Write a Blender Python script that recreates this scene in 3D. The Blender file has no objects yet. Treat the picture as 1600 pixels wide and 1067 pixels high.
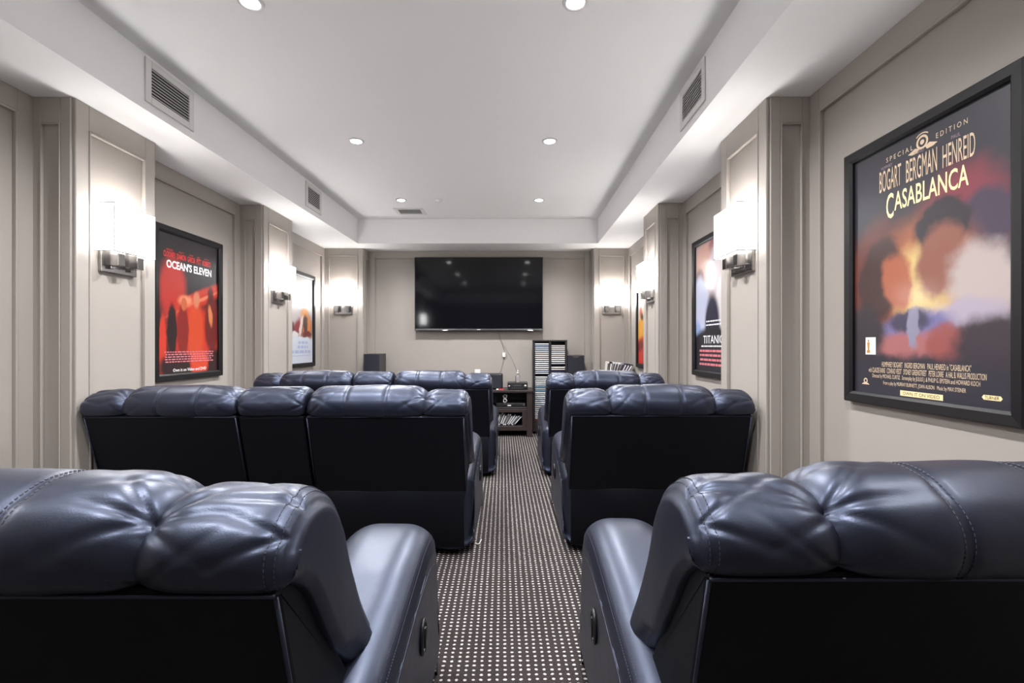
import bpy, bmesh, math, random
from mathutils import Vector, Matrix, noise

scene = bpy.context.scene
COL = scene.collection

# ------------------------------------------------------------------ camera
cam_d = bpy.data.cameras.new('camera')
cam_d.lens = 16.875
cam_d.sensor_width = 36.0
cam_d.shift_x = 0.0
cam_d.shift_y = 6.5 / 1600
cam_d.clip_start = 0.02
cam = bpy.data.objects.new('camera', cam_d)
cam.location = (0, 0, 1.10)
cam.rotation_euler = (math.radians(90), 0, 0)
COL.objects.link(cam)
scene.camera = cam

# ------------------------------------------------------------------ world, exposure
world = bpy.data.worlds.new('world')
scene.world = world
world.use_nodes = True
world.node_tree.nodes['Background'].inputs[0].default_value = (0.5, 0.5, 0.52, 1)
world.node_tree.nodes['Background'].inputs[1].default_value = 0.2
vs = scene.view_settings
vs.view_transform = 'Standard'
vs.look = 'None'
vs.exposure = 1.68
vs.gamma = 1.0
vs.use_curve_mapping = False
scene.cycles.use_denoising = True
scene.cycles.max_bounces = 10
scene.cycles.diffuse_bounces = 6
scene.cycles.caustics_reflective = False
scene.cycles.caustics_refractive = False

DOWN_W = 38.0        # recessed lights
DOWN_SIZE = 2.5      # spot cone
SCONCE_W = 1.0       # each of the two bulbs inside a sconce
SHADE_E = 8.0

# ------------------------------------------------------------------ materials
MATS = {}


def mat(name, col, rough=0.5, metal=0.0, spec=0.5, bump=None, emit=0, vary=0.0, coat=0.0,
        coat_rough=0.1, tint=None, trans=0.0, alpha=1.0):
    if name in MATS:
        return MATS[name]
    m = bpy.data.materials.new(name)
    m.use_nodes = True
    nt = m.node_tree
    b = nt.nodes['Principled BSDF']
    b.inputs['Base Color'].default_value = (*col, 1)
    b.inputs['Roughness'].default_value = rough
    b.inputs['Metallic'].default_value = metal
    b.inputs['Specular IOR Level'].default_value = spec
    b.inputs['Coat Weight'].default_value = coat
    b.inputs['Coat Roughness'].default_value = coat_rough
    b.inputs['Transmission Weight'].default_value = trans
    if tint:
        b.inputs['Specular Tint'].default_value = (*tint, 1)
    if emit:
        b.inputs['Emission Color'].default_value = (*col, 1)
        b.inputs['Emission Strength'].default_value = emit
    tc = nt.nodes.new('ShaderNodeTexCoord')
    if bump:
        h = None
        prev = None
        for sc_, st, dist in bump:
            n = nt.nodes.new('ShaderNodeTexNoise')
            n.inputs['Scale'].default_value = sc_
            n.inputs['Detail'].default_value = 3
            nt.links.new(tc.outputs['Object'], n.inputs['Vector'])
            bp = nt.nodes.new('ShaderNodeBump')
            bp.inputs['Strength'].default_value = st
            bp.inputs['Distance'].default_value = dist
            nt.links.new(n.outputs['Fac'], bp.inputs['Height'])
            if prev:
                nt.links.new(prev.outputs['Normal'], bp.inputs['Normal'])
            prev = bp
        nt.links.new(prev.outputs['Normal'], b.inputs['Normal'])
    if vary:
        n = nt.nodes.new('ShaderNodeTexNoise')
        n.inputs['Scale'].default_value = 6
        n.inputs['Detail'].default_value = 5
        nt.links.new(tc.outputs['Object'], n.inputs['Vector'])
        r = nt.nodes.new('ShaderNodeMapRange')
        r.inputs['To Min'].default_value = 1 - vary
        r.inputs['To Max'].default_value = 1 + vary
        nt.links.new(n.outputs['Fac'], r.inputs['Value'])
        mx = nt.nodes.new('ShaderNodeVectorMath')
        mx.operation = 'SCALE'
        mx.inputs[0].default_value = col
        nt.links.new(r.outputs['Result'], mx.inputs['Scale'])
        nt.links.new(mx.outputs['Vector'], b.inputs['Base Color'])
    MATS[name] = m
    return m


PAINT = mat('greige_paint', (0.355, 0.322, 0.294), 0.62, spec=0.3, bump=[(220, 0.04, 0.002)], vary=0.02)
TRIMP = mat('greige_trim_paint', (0.355, 0.322, 0.294), 0.45, spec=0.4)
WHITE = mat('white_ceiling_paint', (0.87, 0.87, 0.875), 0.85, spec=0.2, bump=[(300, 0.03, 0.002)])
VENTW = mat('white_enamel', (0.72, 0.72, 0.71), 0.4)
DARKV = mat('vent_dark', (0.05, 0.05, 0.05), 0.8)
LEATHER = mat('black_leather', (0.0085, 0.0090, 0.0155), 0.42, spec=0.9, tint=(0.57, 0.68, 1.0), coat=0.06, coat_rough=0.25,
              bump=[(7, 0.25, 0.012), (420, 0.18, 0.0012)])
VINYL = mat('black_vinyl_back', (0.0035, 0.0035, 0.0055), 0.55, spec=0.22, tint=(0.8, 0.86, 1.0),
            bump=[(5, 0.2, 0.01), (500, 0.15, 0.001)])
THREAD = mat('grey_thread', (0.045, 0.045, 0.065), 0.6)
PLASTIC = mat('black_plastic', (0.012, 0.012, 0.014), 0.35)
FRAMEM = mat('black_wood_frame', (0.006, 0.005, 0.006), 0.42, spec=0.35, bump=[(60, 0.1, 0.002)])
CHROME = mat('brushed_nickel', (0.40, 0.39, 0.385), 0.20, metal=1.0)
ESPRESSO = mat('espresso_wood', (0.030, 0.020, 0.019), 0.4, spec=0.5, vary=0.25, bump=[(40, 0.1, 0.002)])
BLACKW = mat('black_ash_wood', (0.012, 0.011, 0.013), 0.45)
GRILLE = mat('speaker_cloth', (0.012, 0.014, 0.022), 0.85, bump=[(900, 0.3, 0.001)])
SPKSIDE = mat('speaker_cabinet', (0.045, 0.040, 0.042), 0.5)
SCREEN = mat('tv_screen', (0.003, 0.003, 0.005), 0.07, spec=0.4)
SILVER = mat('silver_trim', (0.45, 0.45, 0.46), 0.3, metal=1.0)
OFFWHITE = mat('off_white_plastic', (0.75, 0.74, 0.72), 0.4)
CABLE = mat('grey_cable', (0.30, 0.28, 0.26), 0.5)
CLEAR = mat('clear_plastic', (0.85, 0.87, 0.88), 0.12, trans=0.85)
RED = mat('red_print', (0.45, 0.03, 0.03), 0.4)


def shade_material():
    m = bpy.data.materials.new('lit_fabric_shade')
    m.use_nodes = True
    nt = m.node_tree
    b = nt.nodes['Principled BSDF']
    b.inputs['Base Color'].default_value = (0.85, 0.84, 0.82, 1)
    b.inputs['Roughness'].default_value = 0.9
    b.inputs['Emission Color'].default_value = (0.99, 0.99, 1.0, 1)
    b.inputs['Emission Strength'].default_value = SHADE_E
    return m


SHADE = shade_material()
LINING = mat('shade_lining', (0.80, 0.79, 0.77), 0.9)
SEAM = mat('shade_piping', (0.30, 0.29, 0.28), 0.9)
LENS = mat('lamp_lens', (1.0, 0.99, 0.97), 0.5, emit=14)


def carpet_material():
    m = bpy.data.materials.new('dotted_carpet')
    m.use_nodes = True
    nt = m.node_tree
    N = nt.nodes.new
    L = nt.links.new
    b = nt.nodes['Principled BSDF']
    b.inputs['Roughness'].default_value = 0.95
    b.inputs['Specular IOR Level'].default_value = 0.1
    tc = N('ShaderNodeTexCoord')
    mp = N('ShaderNodeMapping')
    mp.inputs['Rotation'].default_value = (0, 0, math.radians(-1.0))
    mp.inputs['Scale'].default_value = (1 / 0.0265, 1 / 0.0235, 1)
    L(tc.outputs['Object'], mp.inputs['Vector'])
    wn = N('ShaderNodeTexNoise')
    wn.inputs['Scale'].default_value = 1.3
    wn.inputs['Detail'].default_value = 2
    L(mp.outputs['Vector'], wn.inputs['Vector'])
    ws = N('ShaderNodeVectorMath'); ws.operation = 'MULTIPLY_ADD'
    ws.inputs[1].default_value = (0.35, 0.35, 0)
    L(wn.outputs['Color'], ws.inputs[0]); L(mp.outputs['Vector'], ws.inputs[2])
    fr = N('ShaderNodeVectorMath'); fr.operation = 'FRACTION'
    L(ws.outputs['Vector'], fr.inputs[0])
    sb = N('ShaderNodeVectorMath'); sb.operation = 'SUBTRACT'
    sb.inputs[1].default_value = (0.5, 0.5, 0)
    L(fr.outputs['Vector'], sb.inputs[0])
    sc_ = N('ShaderNodeVectorMath'); sc_.operation = 'MULTIPLY'
    sc_.inputs[1].default_value = (1, 1, 0)
    L(sb.outputs['Vector'], sc_.inputs[0])
    ln = N('ShaderNodeVectorMath'); ln.operation = 'LENGTH'
    L(sc_.outputs['Vector'], ln.inputs[0])
    mr = N('ShaderNodeMapRange')
    mr.inputs['From Min'].default_value = 0.24
    mr.inputs['From Max'].default_value = 0.16
    L(ln.outputs['Value'], mr.inputs['Value'])
    fn = N('ShaderNodeTexNoise')
    fn.inputs['Scale'].default_value = 260
    fn.inputs['Detail'].default_value = 3
    L(tc.outputs['Object'], fn.inputs['Vector'])
    rp = N('ShaderNodeValToRGB')
    rp.color_ramp.elements[0].position = 0.35
    rp.color_ramp.elements[0].color = (0.013, 0.010, 0.011, 1)
    rp.color_ramp.elements[1].position = 0.68
    rp.color_ramp.elements[1].color = (0.070, 0.059, 0.058, 1)
    L(fn.outputs['Fac'], rp.inputs['Fac'])
    bn = N('ShaderNodeTexNoise')
    bn.inputs['Scale'].default_value = 3.0
    L(tc.outputs['Object'], bn.inputs['Vector'])
    mx = N('ShaderNodeMix'); mx.data_type = 'RGBA'
    mx.inputs['B'].default_value = (0.56, 0.52, 0.49, 1)
    L(mr.outputs['Result'], mx.inputs['Factor']); L(rp.outputs['Color'], mx.inputs['A'])
    L(mx.outputs['Result'], b.inputs['Base Color'])
    bp = N('ShaderNodeBump')
    bp.inputs['Strength'].default_value = 0.4
    bp.inputs['Distance'].default_value = 0.004
    L(fn.outputs['Fac'], bp.inputs['Height']); L(bp.outputs['Normal'], b.inputs['Normal'])
    return m


CARPET = carpet_material()


def print_material(name, base, blobs, warp=0.06, wscale=9, coat=0.2):
    """abstract printed artwork: soft colour patches on a ground colour"""
    m = bpy.data.materials.new(name)
    m.use_nodes = True
    nt = m.node_tree
    N = nt.nodes.new
    L = nt.links.new
    b = nt.nodes['Principled BSDF']
    b.inputs['Roughness'].default_value = 0.4
    b.inputs['Coat Weight'].default_value = coat
    b.inputs['Coat Roughness'].default_value = 0.12
    tc = N('ShaderNodeTexCoord')
    wn = N('ShaderNodeTexNoise')
    wn.inputs['Scale'].default_value = wscale
    wn.inputs['Detail'].default_value = 5
    L(tc.outputs['Object'], wn.inputs['Vector'])
    s0 = N('ShaderNodeVectorMath'); s0.operation = 'SUBTRACT'
    s0.inputs[1].default_value = (0.5, 0.5, 0.5)
    L(wn.outputs['Color'], s0.inputs[0])
    ws = N('ShaderNodeVectorMath'); ws.operation = 'MULTIPLY_ADD'
    ws.inputs[1].default_value = (warp, 0, warp)
    L(s0.outputs['Vector'], ws.inputs[0]); L(tc.outputs['Object'], ws.inputs[2])
    col = None
    for (cx, cz, rx, rz, rot, c, soft) in blobs:
        sb = N('ShaderNodeVectorMath'); sb.operation = 'SUBTRACT'
        sb.inputs[1].default_value = (cx, 0, cz)
        L(ws.outputs['Vector'], sb.inputs[0])
        src = sb
        if rot:
            ro = N('ShaderNodeVectorRotate'); ro.rotation_type = 'Y_AXIS'
            ro.inputs['Angle'].default_value = math.radians(rot)
            L(sb.outputs['Vector'], ro.inputs['Vector'])
            src = ro
        ml = N('ShaderNodeVectorMath'); ml.operation = 'MULTIPLY'
        ml.inputs[1].default_value = (1 / rx, 0, 1 / rz)
        L(src.outputs['Vector'], ml.inputs[0])
        ln = N('ShaderNodeVectorMath'); ln.operation = 'LENGTH'
        L(ml.outputs['Vector'], ln.inputs[0])
        mr = N('ShaderNodeMapRange'); mr.interpolation_type = 'SMOOTHSTEP'
        mr.inputs['From Min'].default_value = 1 + soft * 0.6
        mr.inputs['From Max'].default_value = 1 - soft * 0.6
        L(ln.outputs['Value'], mr.inputs['Value'])
        mx = N('ShaderNodeMix'); mx.data_type = 'RGBA'
        mx.inputs['B'].default_value = (*[v * 0.72 for v in c], 1)
        if col is None:
            mx.inputs['A'].default_value = (*[v * 0.66 for v in base], 1)
        else:
            L(col.outputs['Result'], mx.inputs['A'])
        L(mr.outputs['Result'], mx.inputs['Factor'])
        col = mx
    L(col.outputs['Result'], b.inputs['Base Color'])
    return m


def srgb(r, g, b_):
    f = lambda v: (v / 255 / 12.92) if v / 255 <= 0.04045 else ((v / 255 + 0.055) / 1.055) ** 2.4
    return (f(r), f(g), f(b_))


# ------------------------------------------------------------------ helpers
def link(o, parent=None):
    COL.objects.link(o)
    if parent is not None:
        o.parent = parent
    return o


def thing(name, label, cat, loc=(0, 0, 0), rotz=0.0, group=None):
    o = bpy.data.objects.new(name, None)
    o.empty_display_size = 0.1
    o.location = loc
    o.rotation_euler = (0, 0, rotz)
    o['label'] = label
    o['category'] = cat
    if group:
        o['group'] = group
    return link(o)


def tag(o, label, cat, group=None):
    o['label'] = label
    o['category'] = cat
    if group:
        o['group'] = group
    return o


def bm_box(bm, x0, x1, y0, y1, z0, z1, bevel=0.0, seg=2):
    vs_ = [bm.verts.new(p) for p in ((x0, y0, z0), (x1, y0, z0), (x1, y1, z0), (x0, y1, z0),
                                     (x0, y0, z1), (x1, y0, z1), (x1, y1, z1), (x0, y1, z1))]
    fs = [bm.faces.new([vs_[i] for i in f]) for f in
          ((3, 2, 1, 0), (4, 5, 6, 7), (0, 1, 5, 4), (1, 2, 6, 5), (2, 3, 7, 6), (3, 0, 4, 7))]
    if bevel:
        es = list({e for f in fs for e in f.edges})
        bmesh.ops.bevel(bm, geom=es, offset=bevel, segments=seg, affect='EDGES', profile=0.5)
    return vs_


def mesh_from(bm, name, material, smooth=False):
    me = bpy.data.meshes.new(name)
    bm.normal_update()
    bm.to_mesh(me)
    bm.free()
    if material:
        me.materials.append(material)
    if smooth:
        for p in me.polygons:
            p.use_smooth = True
    return me


def add(name, me, parent=None, loc=None):
    o = bpy.data.objects.new(name, me)
    if loc:
        o.location = loc
    return link(o, parent)


def box(name, x0, x1, y0, y1, z0, z1, material, parent=None, bevel=0.0, seg=2, smooth=False):
    bm = bmesh.new()
    bm_box(bm, x0, x1, y0, y1, z0, z1, bevel, seg)
    return add(name, mesh_from(bm, name, material, smooth), parent)


def bm_prism_x(bm, poly, x0, x1, bevel=0.0, seg=2):
    """extrude a (y,z) polygon along x"""
    a = [bm.verts.new((x0, y, z)) for y, z in poly]
    c = [bm.verts.new((x1, y, z)) for y, z in poly]
    n = len(poly)
    fs = [bm.faces.new(a[::-1]), bm.faces.new(c)]
    for i in range(n):
        fs.append(bm.faces.new((a[i], a[(i + 1) % n], c[(i + 1) % n], c[i])))
    bmesh.ops.recalc_face_normals(bm, faces=fs)
    if bevel:
        es = list({e for f in fs for e in f.edges})
        bmesh.ops.bevel(bm, geom=es, offset=bevel, segments=seg, affect='EDGES', profile=0.5)


def bm_cyl(bm, p0, p1, r0, r1=None, n=16, caps=True):
    r1 = r0 if r1 is None else r1
    p0 = Vector(p0); p1 = Vector(p1)
    d = (p1 - p0).normalized()
    up = Vector((0, 0, 1)) if abs(d.z) < 0.9 else Vector((1, 0, 0))
    a = d.cross(up).normalized(); b_ = d.cross(a)
    R0 = []; R1 = []
    for i in range(n):
        t = 2 * math.pi * i / n
        v = a * math.cos(t) + b_ * math.sin(t)
        R0.append(bm.verts.new(p0 + v * r0)); R1.append(bm.verts.new(p1 + v * r1))
    fs = []
    for i in range(n):
        fs.append(bm.faces.new((R0[i], R0[(i + 1) % n], R1[(i + 1) % n], R1[i])))
    if caps:
        fs.append(bm.faces.new(R0[::-1])); fs.append(bm.faces.new(R1))
    bmesh.ops.recalc_face_normals(bm, faces=fs)


def bm_tube(bm, pts, r, n=6, closed=False):
    pts = [Vector(p) for p in pts]
    rings = []
    N_ = len(pts)
    prev_a = None
    for i, p in enumerate(pts):
        if closed:
            d = (pts[(i + 1) % N_] - pts[i - 1]).normalized()
        else:
            d = (pts[min(i + 1, N_ - 1)] - pts[max(i - 1, 0)]).normalized()
        if prev_a is None:
            up = Vector((0, 0, 1)) if abs(d.z) < 0.9 else Vector((1, 0, 0))
            a = d.cross(up).normalized()
        else:
            a = (prev_a - d * prev_a.dot(d)).normalized()
        prev_a = a
        b_ = d.cross(a)
        rings.append([bm.verts.new(p + (a * math.cos(2 * math.pi * k / n) + b_ * math.sin(2 * math.pi * k / n)) * r)
                      for k in range(n)])
    rng = range(N_ if closed else N_ - 1)
    for i in rng:
        A = rings[i]; B = rings[(i + 1) % N_]
        for k in range(n):
            bm.faces.new((A[k], A[(k + 1) % n], B[(k + 1) % n], B[k]))
    if not closed:
        bm.faces.new(rings[0][::-1]); bm.faces.new(rings[-1])


def bm_lathe(bm, prof, cx=0, cy=0, n=24):
    """(r,z) profile turned about a vertical axis"""
    rings = []
    for r, z in prof:
        rings.append([bm.verts.new((cx + r * math.cos(2 * math.pi * k / n), cy + r * math.sin(2 * math.pi * k / n), z))
                      for k in range(n)])
    for i in range(len(rings) - 1):
        for k in range(n):
            bm.faces.new((rings[i][k], rings[i][(k + 1) % n], rings[i + 1][(k + 1) % n], rings[i + 1][k]))
    bm.faces.new(rings[0][::-1]); bm.faces.new(rings[-1])


# ------------------------------------------------------------------ the room
XL, XR = -2.375, 1.48            # panelled side walls
FL, FR = -2.175, 1.272            # pilaster faces
YB, YP = 6.255, 6.05             # screen wall, face of the end pilasters
YR = -1.9                        # wall behind the seats
ZS, ZC = 2.326, 2.618            # soffit, tray ceiling
AL, AR = -1.872, 1.03            # alcove sides
PIL_L = [(0.57, 1.11), (2.376, 2.905), (4.18, 4.72), (-1.25, -0.72)]
PIL_R = [(0.58, 1.10), (2.373, 2.885), (4.13, 4.585), (-1.25, -0.72)]


def struct(o):
    o['kind'] = 'structure'
    return o


floor = struct(box('floor', XL - 0.1, XR + 0.1, YR - 0.1, YB + 0.1, -0.08, 0.0, CARPET))


def panel_frame(parent, plane, w0, w1, z0, z1, d, axis, sgn, sw=0.085, rw=0.10, th=0.016, bw=0.10, bead=0.011):
    """stiles, rails and a bead on a wall face. axis 'x': face plane x=d, runs along y (w0..w1), proud by sgn*th"""
    def bx(name, a0, a1, zz0, zz1, t=th):
        if axis == 'x':
            return box(name, min(d, d + sgn * t), max(d, d + sgn * t), a0, a1, zz0, zz1, TRIMP, parent, 0.003, 1)
        return box(name, a0, a1, min(d, d + sgn * t), max(d, d + sgn * t), zz0, zz1, TRIMP, parent, 0.003, 1)
    bx('stile', w0, w0 + sw, z0, z1)
    bx('stile', w1 - sw, w1, z0, z1)
    bx('rail', w0 + sw, w1 - sw, z1 - rw, z1)
    bx('rail', w0 + sw, w1 - sw, z0, z0 + bw)
    i0, i1, j0, j1 = w0 + sw, w1 - sw, z0 + bw, z1 - rw
    bm = bmesh.new()
    for a0, a1, c0, c1 in ((i0, i0 + bead, j0, j1), (i1 - bead, i1, j0, j1),
                           (i0 + bead, i1 - bead, j0, j0 + bead), (i0 + bead, i1 - bead, j1 - bead, j1)):
        t = th + 0.004
        if axis == 'x':
            bm_box(bm, min(d, d + sgn * t), max(d, d + sgn * t), a0, a1, c0, c1, 0.003, 2)
        else:
            bm_box(bm, a0, a1, min(d, d + sgn * t), max(d, d + sgn * t), c0, c1, 0.003, 2)
    add('bead_moulding', mesh_from(bm, 'bead_moulding', TRIMP), parent)


def side_wall(name, X, FX, pils, sgn):
    w = struct(box(name, min(X, X - sgn * 0.1), max(X, X - sgn * 0.1), YR, YB, 0, ZS + 0.4, PAINT))
    ps = sorted(pils)
    edges = [YR] + [e for p in ps for e in p] + [YP]
    for i in range(0, len(edges), 2):
        panel_frame(w, None, edges[i], edges[i + 1], 0.11, ZS, X, 'x', sgn, rw=0.105)
    for (a, b_) in ps:
        p = box('pilaster', min(X, FX), max(X, FX), a, b_, 0, ZS, PAINT, w, 0.003, 1)
        panel_frame(p, None, a, b_, 0.11, ZS, FX, 'x', sgn, sw=0.075, rw=0.13)
        lo, hi = min(X, FX), max(X, FX)
        panel_frame(p, None, lo, hi, 0.11, ZS, a, 'y', -1, sw=0.05, rw=0.13, th=0.012, bead=0.008)
        panel_frame(p, None, lo, hi, 0.11, ZS, b_, 'y', 1, sw=0.05, rw=0.13, th=0.012, bead=0.008)
    return w


wall_left = side_wall('wall_left', XL, FL, PIL_L, 1)
wall_right = side_wall('wall_right', XR, FR, PIL_R, -1)

wall_front = struct(box('wall_front', XL - 0.1, XR + 0.1, YB, YB + 0.1, 0, ZS + 0.4, PAINT))
panel_frame(wall_front, None, AL, AR, 0.11, ZS, YB, 'y', -1, sw=0.085, rw=0.085)
for (a, b_) in ((XL, AL), (AR, XR)):
    p = box('pilaster', a, b_, YP, YB, 0, ZS, PAINT, wall_front, 0.003, 1)
    panel_frame(p, None, a, b_, 0.11, ZS, YP, 'y', -1, sw=0.065, rw=0.09)
    d, sg = (AL, 1) if a == XL else (AR, -1)
    panel_frame(p, None, YP, YB, 0.11, ZS, d, 'x', sg, sw=0.05, rw=0.12, th=0.010, bead=0.008)

wall_back = struct(box('wall_back', XL - 0.1, XR + 0.1, YR - 0.1, YR, 0, ZS + 0.4, PAINT))
for a, b_ in ((XL, -0.43), (-0.43, XR)):
    panel_frame(wall_back, None, a, b_, 0.11, ZS, YR, 'y', 1, sw=0.085, rw=0.105)

for nm, a in (('baseboard_left', (XL, XL + 0.02, YR, YP)), ('baseboard_right', (XR - 0.02, XR, YR, YP))):
    struct(box(nm, a[0], a[1], a[2], a[3], 0, 0.11, TRIMP, None, 0.003, 1))
struct(box('baseboard_front', AL, AR, YB - 0.02, YB, 0, 0.11, TRIMP, None, 0.003, 1))
struct(box('baseboard_back', XL, XR, YR, YR + 0.02, 0, 0.11, TRIMP, None, 0.003, 1))

# ceiling: flat tray with a dropped soffit on all four sides
ceiling = struct(box('ceiling', XL - 0.1, XR + 0.1, YR - 0.1, YB + 0.1, ZC, ZC + 0.08, WHITE))
TL = lambda y: -1.945 + 0.0165 * y
TR = lambda y: 0.985 + 0.0075 * y
YT0, YT1 = -1.35, 5.75


def soffit(pts):
    bm = bmesh.new()
    lo = [bm.verts.new((x, y, ZS)) for x, y in pts]
    hi = [bm.verts.new((x, y, ZC)) for x, y in pts]
    n = len(pts)
    fs = [bm.faces.new(lo[::-1]), bm.faces.new(hi)]
    for i in range(n):
        fs.append(bm.faces.new((lo[i], lo[(i + 1) % n], hi[(i + 1) % n], hi[i])))
    bmesh.ops.recalc_face_normals(bm, faces=fs)
    return add('soffit', mesh_from(bm, 'soffit', WHITE), ceiling)


soffit([(XL, YR), (TL(YR), YR), (TL(YT1), YT1), (TL(YT1), YB), (XL, YB)])
soffit([(TR(YR), YR), (XR, YR), (XR, YB), (TR(YT1), YB), (TR(YT1), YT1)])
soffit([(TL(YT1), YT1), (TR(YT1), YT1), (TR(YT1), YB), (TL(YT1), YB)])
soffit([(TL(YR), YR), (TR(YR), YR), (TR(YT0), YT0), (TL(YT0), YT0)])


# ------------------------------------------------------------------ recessed lights
def recessed_light(x, y, label, group, off=''):
    t = thing('recessed_light', label, 'ceiling light', (x, y, ZC), 0, group)
    bm = bmesh.new()
    bm_lathe_ring(bm, [(0.036, -0.001), (0.042, -0.007), (0.055, -0.006), (0.057, 0.0)])
    add('trim_ring', mesh_from(bm, 'trim_ring', VENTW, True), t)
    bm = bmesh.new()
    bm_lathe(bm, [(0.036, -0.004), (0.036, 0.0)], n=20)
    add('lens', mesh_from(bm, 'lens', LENS), t)
    side = ('_console_side', '_recliner_side')[x > 0] if off else ''
    ld = bpy.data.lights.new('recessed_lamp' + side + off, 'SPOT')
    ld.energy = DOWN_W
    ld.spot_size = DOWN_SIZE
    ld.spot_blend = 0.6
    ld.shadow_soft_size = 0.035
    ld.color = (0.99, 0.99, 1.0)
    lo = bpy.data.objects.new('recessed_lamp' + side + off, ld)
    lo.location = (0, 0, -0.04)
    link(lo, t)


def bm_lathe_ring(bm, prof, n=24):
    rings = [[bm.verts.new((r * math.cos(2 * math.pi * k / n), r * math.sin(2 * math.pi * k / n), z)) for k in range(n)]
             for r, z in prof]
    for i in range(len(rings)):
        A = rings[i]; B = rings[(i + 1) % len(rings)]
        for k in range(n):
            bm.faces.new((A[k], A[(k + 1) % n], B[(k + 1) % n], B[k]))


for y, where in ((5.0, 'ceiling row nearest the television wall'), (3.56, 'middle of the white tray ceiling'),
                 (2.12, 'ceiling row above the middle seats'), (0.68, 'ceiling row above the last seats')):
    for x in (-1.155, 0.28):
        sd = 'console sofa side' if x < 0 else 'single recliner side'
        recessed_light(x, y, 'small round recessed light in %s, %s' % (where, sd), 'recessed ceiling lights', '_offscreen' if y < 2.0 else '')


# ------------------------------------------------------------------ air vents
def air_vent(name, loc, rotz, w, h, label, ns=9, flat=False):
    t = thing(name, label, 'vent', loc, rotz, 'white air vents')
    fr = 0.040
    rot = (lambda x, y, z: (x, y, z)) if not flat else (lambda x, y, z: (x, z, y))

    def vb(nm, x0, x1, y0, y1, z0, z1, m, bev=0.0):
        if flat:
            return box(nm, x0, x1, z0, z1, y0, y1, m, t, bev, 1)
        return box(nm, x0, x1, y0, y1, z0, z1, m, t, bev, 1)
    bm = bmesh.new()
    for a in ((-w / 2, -w / 2 + fr, -h / 2, h / 2), (w / 2 - fr, w / 2, -h / 2, h / 2),
              (-w / 2 + fr, w / 2 - fr, -h / 2, -h / 2 + fr), (-w / 2 + fr, w / 2 - fr, h / 2 - fr, h / 2)):
        if flat:
            bm_box(bm, a[0], a[1], a[2], a[3], -0.008, 0, 0.002, 1)
        else:
            bm_box(bm, a[0], a[1], -0.008, 0, a[2], a[3], 0.002, 1)
    add('frame', mesh_from(bm, 'frame', VENTW), t)
    vb('backing', -w / 2 + fr, w / 2 - fr, -0.001, 0.0, -h / 2 + fr, h / 2 - fr, DARKV)
    hh = h - 2 * fr
    sm = None
    for i in range(ns):
        z = -hh / 2 + (i + 0.5) * hh / ns
        if sm is None:
            bm = bmesh.new()
            s = hh / ns * 0.24
            if flat:
                bm_prism_x(bm, [(-s, -0.008), (-s + 0.006, -0.008), (s, -0.001), (s - 0.006, -0.001)], -w / 2 + fr, w / 2 - fr)
            else:
                bm_prism_x(bm, [(-0.008, -s), (-0.008, -s + 0.004), (-0.001, s), (-0.001, s - 0.004)], -w / 2 + fr, w / 2 - fr)
            sm = mesh_from(bm, 'slat', VENTW)
        o = add('slat', sm, t)
        o.location = (0, z, 0) if flat else (0, 0, z)


HP = math.pi / 2
air_vent('air_vent', (TL(2.67) + 0.001, 2.67, 2.485), HP - 0.0165, 0.37, 0.23, 'slatted wall vent in the soffit above the console sofa, by the big sconce pilaster')
air_vent('air_vent', (TL(4.52) + 0.001, 4.52, 2.485), HP - 0.0165, 0.34, 0.23, 'slatted wall vent in the soffit above the console sofas, nearer the television', 9)
air_vent('air_vent', (TR(2.67) - 0.001, 2.67, 2.485), -HP - 0.0075, 0.37, 0.23, 'slatted wall vent in the soffit above the single recliners')
air_vent('ceiling_vent', (-1.15, 5.42, ZC), 0, 0.33, 0.26, 'flat slatted vent in the tray ceiling in front of the television', 6, True)

bm = bmesh.new()
bm_lathe(bm, [(0.012, -0.02), (0.016, -0.012), (0.03, -0.008), (0.034, 0.0)], -0.76, 5.0, 20)
for v in bm.verts:
    v.co.z += ZC
tag(add('fire_sprinkler', mesh_from(bm, 'fire_sprinkler', VENTW, True)), 'tiny white fire sprinkler cap between the recessed ceiling lights', 'sprinkler')


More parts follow.
